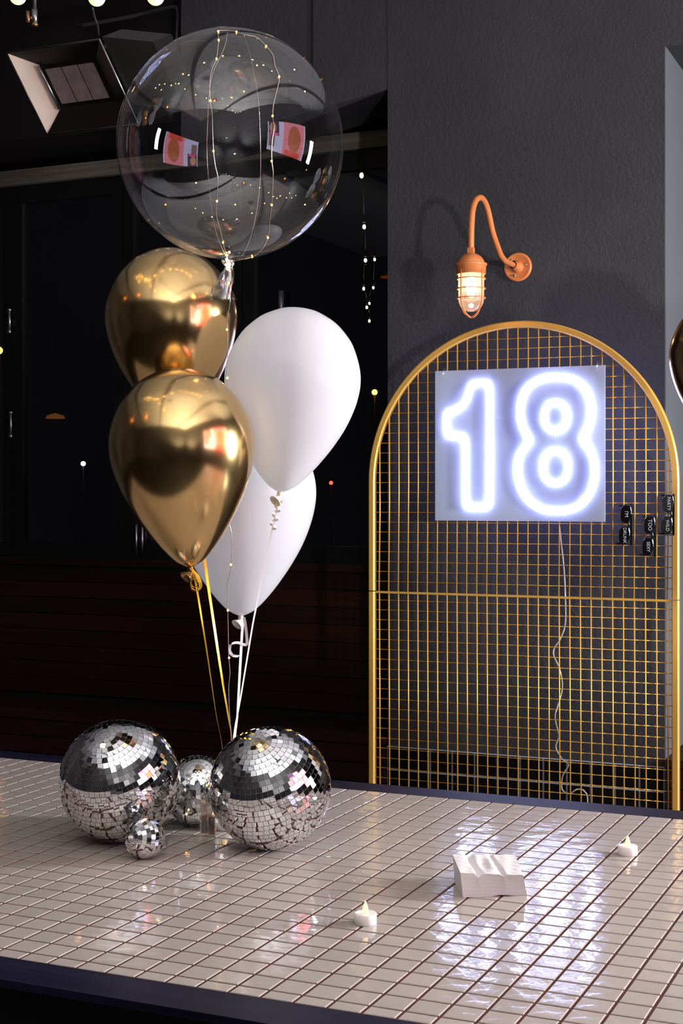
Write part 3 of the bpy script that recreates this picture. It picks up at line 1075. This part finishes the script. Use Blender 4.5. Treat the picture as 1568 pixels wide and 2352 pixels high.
def balloon(top, bot, wr, m_, mk, label, cat, group, knot=True):
    top, bot = Vector(top), Vector(bot)
    ax = (bot - top)
    L = ax.length
    t = thing('balloon', bot, label, cat, group)
    MB().lathe(prof_fine(L, wr), top, ax, 56).build('latex_body', m_, t)
    ax.normalize()
    if knot:
        MB().lathe([(-.004, .004), (.0, .0055), (.005, .0065), (.010, .005), (.013, .0045)], bot, ax, 14).build('knot', mk, t)
        dn = (Vector((0, 0, -1)) * .6 - RT * .55 - FW * .5).normalized()
        MB().lathe([(0, .004), (.008, .008), (.013, .0125), (.0145, .0135), (.016, .0125), (.0145, .0115), (.012, .0105), (.006, .006)], bot + ax * .010, dn, 18).build('nozzle', mk, t)
    return t


def rib(pts, w, m_, parent, side=None, n=6, twist=0.0):
    pp = spline(pts, n)
    if side is None:
        side = RT
    if twist:
        sides = []
        for i in range(len(pp)):
            a = twist * i / len(pp) * math.pi
            sides.append(RT * math.cos(a) + FW * math.sin(a))
        side = sides
    MB().ribbon(pp, w, side).build('ribbon', m_, parent)


G_g = 'gold chrome balloons of the bunch'
G_w = 'white balloons of the bunch'
anch = P(531, 1790, 3.05)
aG = P(512, 1790, 3.05)
gl = balloon(P(404, 845, 2.84), P(437, 1303, 2.84), 1.0, M_chrome, M_chromek, 'shiny gold chrome balloon, lower and nearer of the two', 'balloon', G_g)
rib([P(437, 1305, 2.84), P(447, 1330, 2.84), P(453, 1360, 2.85), P(466, 1440, 2.87), P(480, 1530, 2.92), P(496, 1640, 2.98), P(510, 1715, 3.02), aG], .0042, M_goldrib, gl, twist=.7)
cur = []
for k in range(22):
    a = k / 21 * 4.6 * math.pi
    cur.append(P(446 + 2 * k / 21, 1333 + k * .6, 2.835) + RT * (.0095 * math.cos(a)) * (.6 + .4 * k / 21) + UP * (.010 * math.sin(a)) - FW * .003)
MB().ribbon(spline(cur, 3), .0045, FW + RT * .5).build('ribbon_curl', M_goldrib, gl)
MB().ribbon(spline([P(437, 1304, 2.83), P(455, 1325, 2.825), P(461, 1345, 2.825), P(452, 1357, 2.83), P(440, 1352, 2.835)], 6), .006, RT + FW * .4).build('ribbon_curl', M_goldrib, gl)

gu = balloon(P(386, 569, 3.04), P(404, 985, 3.04), 1.0, M_chrome, M_chromek, 'shiny gold chrome balloon, upper one touching the clear balloon', 'balloon', G_g)
rib([P(404, 987, 3.04), P(430, 1130, 3.04), P(466, 1270, 3.03), P(477, 1340, 3.02), P(492, 1440, 3.02), P(510, 1560, 3.03), P(525, 1650, 3.04), P(531, 1690, 3.05), anch], .0062, M_goldrib, gu, twist=.5)

wu = balloon(P(690, 707, 2.97), P(643, 1130, 2.97), 1.008, M_latex, M_latex2, 'glossy white balloon, upper one right of the gold pair', 'balloon', G_w)
pts = [P(642, 1132, 2.97)]
hel = []
for k in range(37):
    t_ = k / 36
    a = t_ * 3.2 * 2 * math.pi
    hel.append(P(641 - 16 * t_, 1150 + 66 * t_, 2.97) + RT * (.0075 * math.cos(a)) + FW * (.0075 * math.sin(a)))
MB().ribbon(hel, .0048, UP).build('ribbon_curl', M_whiterib, wu)
rib([P(641, 1140, 2.975), P(626, 1212, 2.975), P(608, 1290, 2.98), P(590, 1385, 3.0), P(581, 1430, 3.0), P(566, 1520, 3.02), P(551, 1610, 3.04), P(537, 1690, 3.05), anch], .0036, M_whiterib, wu, twist=.3)

wlw = balloon(P(561, 953, 3.2), P(553, 1414, 3.2), 1.0, M_latex, M_latex2, 'glossy white balloon, lower one behind the others', 'balloon', G_w)
rib([P(559, 1420, 3.2), P(556, 1450, 3.19), P(553, 1500, 3.17), P(549, 1570, 3.13), P(545, 1640, 3.09), P(540, 1695, 3.06), anch + RT * .004], .0058, M_whiterib, wlw, twist=.5)
MB().ribbon(spline([P(560, 1418, 3.19), P(564, 1440, 3.185), P(567, 1476, 3.18), P(562, 1481, 3.178), P(545, 1476, 3.17), P(531, 1480, 3.165), P(527, 1493, 3.165), P(534, 1505, 3.17), P(547, 1507, 3.18), P(554, 1501, 3.185)], 6), .0062, UP * .55 + RT * .6).build('ribbon_curl', M_whiterib, wlw)

# clear bubble balloon
dB = 2.87
cb = P(529, 334, dB)
RB = 262 / F * dB * 0.992
bot = P(522, 598, dB)
bb = thing('bubble_balloon', bot, 'large clear round balloon wrapped in fairy lights at the top', 'balloon')
MB().sphere(cb, RB, 128, 80).build('clear_skin', M_film, bb)
tl = spline([P(522, 596, dB), P(524, 612, dB), P(520, 635, dB), P(515, 660, dB), P(514, 688, dB)], 5)
vs, fs = [], []
n = 14
for i, p in enumerate(tl):
    w = [.010, .006, .010, .014, .021][min(i // 5, 4)] * (1 + .1 * math.sin(i))
    if i > 4:
        w = .006 + .016 * ((i - 4) / (len(tl) - 5)) ** .9
    for k in range(n):
        a = 2 * math.pi * k / n
        ww = w * (1 + .35 * math.sin(3 * a + i * .3))
        vs.append(p + RT * math.cos(a) * ww + FW * math.sin(a) * ww * .45)
for i in range(len(tl) - 1):
    for k in range(n):
        fs.append((i * n + k, i * n + (k + 1) % n, (i + 1) * n + (k + 1) % n, (i + 1) * n + k))
MB().add(vs, fs, True).build('gathered_tail', M_filmtail, bb)
MB().lathe([(0, .011), (.004, .0125), (.010, .008)], P(523, 597, dB), (0, 0, -1), 16).build('neck_band', M_filmtail, bb)


# fairy lights on the bubble
def on_bubble(px, py, front=True):
    r = (FW + RT * ((px - CX) / F) + UP * ((HY - py) / F)).normalized()
    oc = CAM - cb
    b = r.dot(oc)
    cc = oc.length_squared - (RB + .0018) ** 2
    disc = b * b - cc
    if disc < 0:
        q = CAM + r * (-b)
        return cb + (q - cb).normalized() * (RB + .0018)
    s = math.sqrt(disc)
    return CAM + r * ((-b - s) if front else (-b + s))


M_ledn = mat('neck_led', (1, .7, .3), .4, emit=(1.0, .58, .2), es=40)
fl = thing('fairy_lights', bot, 'fine wire of warm fairy lights draped over the clear balloon', 'fairy lights')
w1 = [(523, 70), (501, 72), (502, 92), (497, 135), (487, 160), (482, 190), (483, 231), (487, 262), (488, 300), (490, 347), (494, 380), (500, 410), (498, 462), (497, 495), (506, 528), (512, 557), (518, 580), (524, 597)]
w2 = [(523, 70), (543, 73), (565, 80), (590, 86), (611, 106), (627, 127), (631, 150), (641, 176), (638, 200), (629, 235), (626, 266), (629, 292), (624, 330), (624, 370), (627, 400), (624, 471), (620, 505), (615, 546), (600, 575), (579, 590), (545, 598), (526, 600)]
wire = lambda L_, fr=True: spline([on_bubble(x, y, fr) for x, y in L_], 5)
MB().tube(wire(w1), .0007, 5).build('wire', M_wirec, fl)
MB().tube(wire(w2), .0007, 5).build('wire', M_wirec, fl)
MB().tube(wire([(523, 72), (515, 110), (490, 165), (480, 220), (476, 300), (475, 345), (480, 430), (495, 530), (522, 596)]), .0005, 5).build('wire', M_wirec, fl)
MB().tube(wire([(560, 80), (575, 130), (592, 220), (597, 300), (598, 400), (590, 480), (574, 550), (556, 588)], False), .0005, 5).build('wire', M_wirec, fl)
leds = [(501, 72), (543, 73), (497, 135), (483, 231), (490, 347), (498, 462), (512, 557), (611, 106), (641, 176), (626, 266), (624, 370), (624, 471), (615, 546), (579, 590), (502, 92)]
for (x, y) in leds:
    MB().sphere(on_bubble(x, y), .0017, 8, 6, (1, 1, 1.3)).build('led', M_led, fl)
for (x, y) in ((450, 420), (560, 210), (676, 160), (700, 210), (420, 170), (700, 470), (380, 470), (540, 470), (590, 150)):
    MB().sphere(on_bubble(x, y, False), .0015, 8, 6).build('led', M_led, fl)
for k in range(7):
    q = P(524 + random.uniform(-7, 7), 598 + random.uniform(-4, 16), dB - .015)
    MB().sphere(q, .0023, 8, 6).build('led', M_ledn, fl)
tailw = [(524, 600), (526, 640), (528, 690), (522, 740), (523, 800), (521, 860), (524, 900), (527, 1000), (526, 1100), (525, 1190), (531, 1225), (532, 1270), (529, 1310), (522, 1350), (523, 1402), (524, 1450), (525, 1505), (528, 1545), (525, 1580), (527, 1640), (531, 1700), (530, 1780)]
dep = lambda y: 2.86 if y < 700 else (2.875 if y < 1000 else (2.9 + (y - 1000) / 780 * .13))
MB().tube(spline([P(x, y, dep(y)) for x, y in tailw], 5), .0007, 5).build('wire', M_wirec, fl)
for (x, y) in ((525, 650), (521, 757), (522, 868), (525, 1190), (530, 1297), (523, 1402), (526, 1511)):
    MB().sphere(P(x, y, dep(y) - .003), .0022, 8, 6).build('led', M_led, fl)
# coil end with battery weight between the mirror balls
M_led2 = mat('bunched_led', (1, .7, .3), .4, emit=(1.0, .5, .12), es=260)
for (x, y) in ((500, 1836), (506, 1850), (498, 1862), (508, 1872), (497, 1878), (490, 1800)):
    MB().sphere(P(x, y, 2.99), .0022, 8, 6).build('led', M_led2, fl)
for k in range(9):
    q = P(472 + random.uniform(-12, 22), 1815 + random.uniform(-25, 40), 2.99 + random.uniform(-.03, .01))
for (x, y, d) in ((428, 1870, 2.93), (437, 1862, 2.94), (478, 1782, 2.94), (480, 1800, 2.93), (484, 1845, 2.94)):
    MB().sphere(P(x, y, d), .0022, 8, 6).build('led', M_led, fl)
MB().tube(spline([P(530, 1780, 3.04), P(500, 1790, 2.99), P(479, 1784, 2.94), P(481, 1805, 2.93), P(485, 1850, 2.94), P(470, 1890, 2.93), P(437, 1862, 2.94), P(428, 1872, 2.93)], 5), .0007, 5).build('wire', M_wirec, fl)
# weight of the bunch, behind the right mirror ball
wp = onZ(540, 1868, TZ)
wt = thing('balloon_weight', (wp.x, wp.y, TZ), 'gold foil weight holding the ribbons behind the right mirror ball', 'weight')
MB().lathe([(0, .03), (.004, .032), (.03, .022), (.045, .010), (.052, .016), (.06, .0)], (wp.x, wp.y, TZ), UP, 20, False).build('foil_wrap', M_goldrib, wt)

# gold balloons of the next bunch, at and beyond the right edge
GB = 'gold balloons of the next bunch'
c2 = P(1668, 815, 3.70)
b2 = balloon(c2 + UP * .15, c2 - UP * .245, 1.0, M_chrome, M_chromek, 'gold chrome balloon cut off by the right edge', 'balloon', GB)
rib([c2 - UP * .25, c2 - UP * .5 + RT * .03, c2 - UP * 1.0 + RT * .05], .005, M_goldrib, b2)
for i, (cx_, cy_, cz_, mm) in enumerate(((-.46, 3.86, 1.40, 0), (-.12, 3.80, 1.34, 1), (-.52, 4.10, 1.93, 1), (-.21, 4.02, 1.82, 0), (.07, 3.86, 1.64, 1))):
    c3 = Vector((cx_, cy_, cz_))
    b3 = balloon(c3 + UP * .15, c3 - UP * .245, 1.0, M_latex if mm else M_chrome, M_latex2 if mm else M_chromek,
                 ['gold balloon outside the frame, lower left of the far bunch', 'white balloon outside the frame, lowest of the far bunch', 'white balloon outside the frame, top of the far bunch', 'gold balloon outside the frame, upper right of the far bunch', 'white balloon outside the frame, right of the far bunch'][i],
                 'balloon', GB)
    rib([c3 - UP * .25, c3 - UP * .6 + RT * .02, Vector((-.1, 3.85, .5))], .005, M_whiterib if mm else M_goldrib, b3)

# ------------------------------------------------------------------ mirror balls
def mirror_ball(px, py, rpx, pole, facet, nparts, label, cap=True):
    # depth at which a ball of that image radius rests on the table
    dd = (ZC - TZ) / ((py - HY) / F + rpx / F)
    c = P(px, py, dd)
    R = rpx / F * dd * .992
    c.z = TZ + R
    t = thing('mirror_ball', (c.x, c.y, TZ), label, 'mirror ball', 'mirror balls on the tiled table')
    MB().sphere(c, R * .986, 48, 32).build('core', M_core, t)
    ux, uy = (pole[0] - px) / rpx, (py - pole[1]) / rpx
    toc = (CAM - c).normalized()
    rr = toc.cross(UP).normalized() * -1
    uu = toc.cross(rr).normalized()
    if uu.z < 0:
        uu = -uu
    rr = uu.cross(toc).normalized()
    if rr.dot(RT) < 0:
        rr = -rr
    w = math.sqrt(max(0, 1 - ux * ux - uy * uy))
    ax = (rr * ux + uu * uy + toc * w).normalized()
    e_u, e_w = frame_of(ax)
    rows = int(round(math.pi * R / facet))
    fac = []
    for i in range(rows):
        th_ = math.pi * (i + .5) / rows
        cnt = max(4, int(2 * math.pi * R * math.sin(th_) / facet))
        ph = random.random() * 6.28
        for k in range(cnt):
            a = ph + 2 * math.pi * k / cnt
            nrm = ax * math.cos(th_) + (e_u * math.cos(a) + e_w * math.sin(a)) * math.sin(th_)
            tan = (-e_u * math.sin(a) + e_w * math.cos(a))
            nn = (nrm + e_u * random.gauss(0, .012) + e_w * random.gauss(0, .012) + ax * random.gauss(0, .012)).normalized()
            tn = (tan - nn * tan.dot(nn)).normalized()
            bn = nn.cross(tn)
            pos = c + nrm * R
            Mx = Matrix(((tn.x, bn.x, nn.x, pos.x), (tn.y, bn.y, nn.y, pos.y), (tn.z, bn.z, nn.z, pos.z), (0, 0, 0, 1)))
            fac.append((nrm.dot((CAM - pos).normalized()), Mx))
    fac.sort(key=lambda q: -q[0])
    h = facet * .465
    hb = facet * .45
    FV = [(-h, -h, -.0016), (h, -h, -.0016), (h, h, -.0016), (-h, h, -.0016), (-h, -h, 0), (h, -h, 0), (h, h, 0), (-h, h, 0)]
    FF = [(4, 5, 6, 7), (0, 1, 5, 4), (1, 2, 6, 5), (2, 3, 7, 6), (3, 0, 4, 7)]
    me = MB().add(FV, FF).mesh('mirror_tile')
    me.materials.append(M_mirror)
    org = ORG[t.name]
    rest = MB()
    for i, (s, Mx) in enumerate(fac):
        if i < nparts:
            inst('mirror_tile', me, t, Matrix.Translation(-org) @ Mx)
        else:
            rest.add([Mx @ Vector(v) for v in FV], FF)
    o = rest.build('mirror_tiles', M_mirror, t)
    o['kind'] = 'stuff'
    return t, c, R, ax


mirror_ball(275, 1792, 140, (242, 1690), .0108, 300, 'large mirror ball on the left of the pair of big ones')
mirror_ball(620, 1808, 141, (585, 1705), .0108, 300, 'large mirror ball on the right, in front of the ribbons')
mirror_ball(456, 1815, 81, (453, 1774), .0097, 200, 'medium mirror ball standing behind, between the two big ones')
t, c, R, ax = mirror_ball(333, 1925, 46, (300, 1924), .0085, 0, 'smallest mirror ball lying in front of the left big one')
MB().lathe([(-.001, .0065), (.003, .0065), (.005, .004), (.008, .003)], c + ax * R, ax, 14).build('cap', M_steel, t)
MB().tube(spline([c + ax * (R + .006), onZ(300, 1940, TZ + .006), onZ(275, 1943, TZ + .003), onZ(252, 1951, TZ + .003)], 4), .0006, 5).build('hanging_thread', M_wirec, t)

# ------------------------------------------------------------------ small things on the table
def tealight(px, py, wpx, label, lit=True):
    c = onZ(px, py, TZ)
    d = (c - CAM).dot(FW)
    r = wpx / 2 / F * d
    h = r * .95
    t = thing('tealight', (c.x, c.y, TZ), label, 'candle', 'battery tealights on the tiled table')
    MB().lathe([(0, .0), (0, r * .96), (.0012, r), (h - .002, r), (h - .0006, r * .985), (h, r * .94), (h - .0012, r * .86), (h - .003, r * .45), (h - .0035, 0)], (c.x, c.y, TZ), UP, 40).build('cup', M_plastic, t)
    f0 = h - .005
    MB().lathe([(0, r * .24), (.006, r * .27), (.010, r * .265), (.014, r * .22), (.018, r * .15), (.022, r * .07), (.0245, r * .0)], (c.x, c.y, TZ + f0), UP, 20).build('flame', M_flame, t)


tealight(839, 2121, 52, 'white battery tealight nearest the viewer, left of the plaster block')
tealight(1441, 1963, 45, 'white battery tealight at the right, beyond the plaster block')
tealight(516, 1905, 42, 'white battery tealight tucked behind the right mirror ball')

# carved plaster block
bl = [onZ(1063, 2061, TZ), onZ(1210, 2057, TZ), onZ(1196, 2022, TZ), onZ(1043, 2026, TZ)]
zt_ = TZ + .0405
tp_ = [onZ(1057, 2005, zt_), onZ(1201, 2010, zt_), onZ(1182, 1963, zt_), onZ(1039, 1962, zt_)]
ctr = sum(bl, Vector()) / 4
NU, NV = 40, 22
vs, fs = [], []


def htop(u, v):
    g1 = .245 + .03 * (1 - v) + .012 * math.sin(v * 7)
    z = -.0085 * math.exp(-((u - g1) / (.030 if u < g1 else .055)) ** 2) * (1 - .35 * v)
    z += -.0030 * math.exp(-((u - .44) / .09) ** 2 - ((v - .45) / .28) ** 2)
    g2 = .70 - .10 * v
    z += -.0040 * math.exp(-((u - g2) / (.05 if u < g2 else .022)) ** 2) * (1 - .2 * v)
    z += .0012 * math.exp(-((u - .55) / .06) ** 2 - ((v - .6) / .3) ** 2)
    z += .0006 * math.sin(u * 31 + v * 13) * math.sin(v * 17 + u * 4)
    return z


def bil(c4, u, v):
    return (c4[0] * (1 - u) + c4[1] * u) * (1 - v) + (c4[3] * (1 - u) + c4[2] * u) * v


for j in range(NV + 1):
    for i in range(NU + 1):
        u, v = i / NU, j / NV
        p = bil(tp_, u, v) + UP * htop(u, v)
        vs.append(p)
for j in range(NV):
    for i in range(NU):
        a = j * (NU + 1) + i
        fs.append((a, a + 1, a + NU + 2, a + NU + 1))
ringt = [i for i in range(NU + 1)] + [(j) * (NU + 1) + NU for j in range(1, NV + 1)] + [NV * (NU + 1) + i for i in range(NU - 1, -1, -1)] + [j * (NU + 1) for j in range(NV - 1, 0, -1)]
uv = [(i / NU, 0) for i in range(NU + 1)] + [(1, j / NV) for j in range(1, NV + 1)] + [(i / NU, 1) for i in range(NU - 1, -1, -1)] + [(0, j / NV) for j in range(NV - 1, 0, -1)]
LV = 14
prev = ringt
for l in range(1, LV + 1):
    cur = []
    for (u, v), ti in zip(uv, ringt):
        pt = Vector(vs[ti])
        pb = bil(bl, u, v)
        if v == 0:
            pb = pb + UP * (.0022 * max(0, math.sin((u - .45) * 9)) * (1 if u > .45 else 0))
        q = pt.lerp(pb, l / LV)
        nrm = (q - ctr)
        nrm.z = 0
        nrm.normalize()
        q = q + nrm * (.0005 * math.sin(l * 2.6 + 2.0 * math.sin(u * 5 + .6)) * (1 if l < LV else 0))
        cur.append(len(vs))
        vs.append(q)
    n = len(prev)
    for k in range(n):
        fs.append((prev[k], cur[k], cur[(k + 1) % n], prev[(k + 1) % n]))
    prev = cur
fs.append(tuple(prev))
o = MB().add(vs, fs, True).build('plaster_block', M_plaster, None, (ctr.x, ctr.y, TZ))
tag(o, 'small white plaster block with a rough carved top on the tiles', 'block')
try:
    o.data.set_sharp_from_angle(angle=math.radians(42))
except Exception:
    pass

# lip gloss case between the mirror balls
q0 = onZ(459, 1922, TZ)
q1 = onZ(494, 1923, TZ)
ux = (q1 - q0).normalized()
uy = UP.cross(ux)
Wc = (q1 - q0).length
Hc = 77 / F * (q0 - CAM).dot(FW)
Mc = Matrix(((ux.x, uy.x, 0, q0.x), (ux.y, uy.y, 0, q0.y), (0, 0, 1, TZ), (0, 0, 0, 1)))
lc = thing('lip_gloss_case', q0, 'clear plastic case holding two brown lip glosses by the mirror balls', 'cosmetics')
MB().box((0, 0, 0), (Wc, .016, Hc * .62), Mc).build('clear_box', M_casing, lc)
MB().box((.002, .001, Hc * .62), (Wc * .8, .015, Hc), Mc).build('clear_lid', M_casing, lc)
for i in range(2):
    xa_ = Wc * (.08 + .47 * i)
    wv = Wc * .36
    if i == 0:
        zl0, zl1, zv0, zv1 = .10, .42, .44, .60
    else:
        zl0, zl1, zv0, zv1 = .24, .58, .06, .23
    v_ = MB().box((xa_, .003, Hc * zv0), (xa_ + wv, .013, Hc * zv1), Mc).build('gloss_vial', M_lip, lc)
    lb = MB().box((xa_, .003, Hc * zl0), (xa_ + wv, .013, Hc * zl1), Mc).build('label', M_label, lc)
    me = text_mesh('LIMISCOS', .0052, 'lettering')
    me.materials.append(M_labink)
    Rm = Matrix((( 0, 1, 0, 0), (0, 0, -1, 0), (-1, 0, 0, 0), (0, 0, 0, 1)))
    inst('lettering', me, lb, Matrix.Translation(-ORG[lb.name]) @ Mc @ Matrix.Translation(Vector((xa_ + wv * .5, .0026, Hc * (zl0 + zl1) / 2))) @ Rm)
# crumpled foil scrap
fc = onZ(400, 1890, TZ)
vs, fs = [], []
random.seed(3)
m = MB()
for k in range(14):
    b0 = fc + RT * random.uniform(-.016, .016) + FW * random.uniform(-.01, .01)
    vsq = [b0 + RT * random.uniform(-.008, .008) + FW * random.uniform(-.006, .006) + UP * random.uniform(0.0005, .011) for _ in range(4)]
    ctrq = sum(vsq, Vector()) / 4
    m.add(vsq, [(0, 1, 2), (0, 2, 3), (0, 3, 1), (1, 3, 2)])
o = m.build('crumpled_foil', M_foil, None, (fc.x, fc.y, TZ))
tag(o, 'crumpled silver foil scrap between the left and medium mirror balls', 'foil')

# ------------------------------------------------------------------ big picture screen on the right wall (mirrored in the balloons)
sc_ = thing('picture_screen', (XR - .05, 2.1, 2.05), 'large lit screen of pink toned photographs on the right wall', 'screen')
SY0, SY1, SZ0, SZ1 = 0.92, 3.42, 1.25, 2.85
xs_ = XR - .06
MB().box((xs_, SY0 - .04, SZ0 - .04), (XR - .01, SY1 + .04, SZ1 + .04)).build('bezel', M_screenfr, sc_)


def panel(y0, y1, z0, z1, m_, nm='picture', dx=0):
    y0, y1 = SY0 + SY1 - y1, SY0 + SY1 - y0
    return MB().box((xs_ - .004 - dx, y0, z0), (xs_ - .0005, y1, z1)).build(nm, m_, sc_)


def disc(yc, zc, ry, rz, m_, dx):
    n = 28
    yc = SY0 + SY1 - yc
    vs = [(xs_ - .004 - dx, yc + ry * math.cos(2 * math.pi * k / n), zc + rz * math.sin(2 * math.pi * k / n)) for k in range(n)]
    MB().add(vs + [(x + .002, y, z) for x, y, z in vs], [tuple(range(n))] + [(k, (k + 1) % n, n + (k + 1) % n, n + k) for k in range(n)]).build('picture_shape', m_, sc_)


ES = 5.5
panel(SY0, SY1, SZ0, SZ1, emis('screen_lilac', (.55, .52, .75), ES))
panel(SY0 + .1, SY0 + 1.45, SZ0, SZ1, emis('screen_pink', (.75, .22, .30), ES), dx=.001)
disc(SY0 + .75, SZ0 + .85, .42, .62, emis('screen_brown', (.45, .12, .06), ES), .002)
panel(SY0 + .3, SY0 + 1.3, SZ0, SZ0 + .28, emis('screen_red', (.65, .08, .06), ES), dx=.003)
panel(SY0 + 1.75, SY1 - .08, SZ0 + .85, SZ1, emis('screen_dark', (.06, .03, .06), ES), dx=.001)
disc(SY0 + 2.15, SZ0 + 1.25, .22, .28, emis('screen_tan', (.55, .25, .17), ES), .002)
panel(SY0 + 1.8, SY1 - .15, SZ0 + .85, SZ0 + 1.0, emis('screen_magenta', (.7, .1, .3), ES), dx=.003)
panel(SY0 + 2.0, SY1 - .1, SZ0 + .25, SZ0 + .85, emis('screen_mauve', (.25, .13, .14), ES), dx=.001)
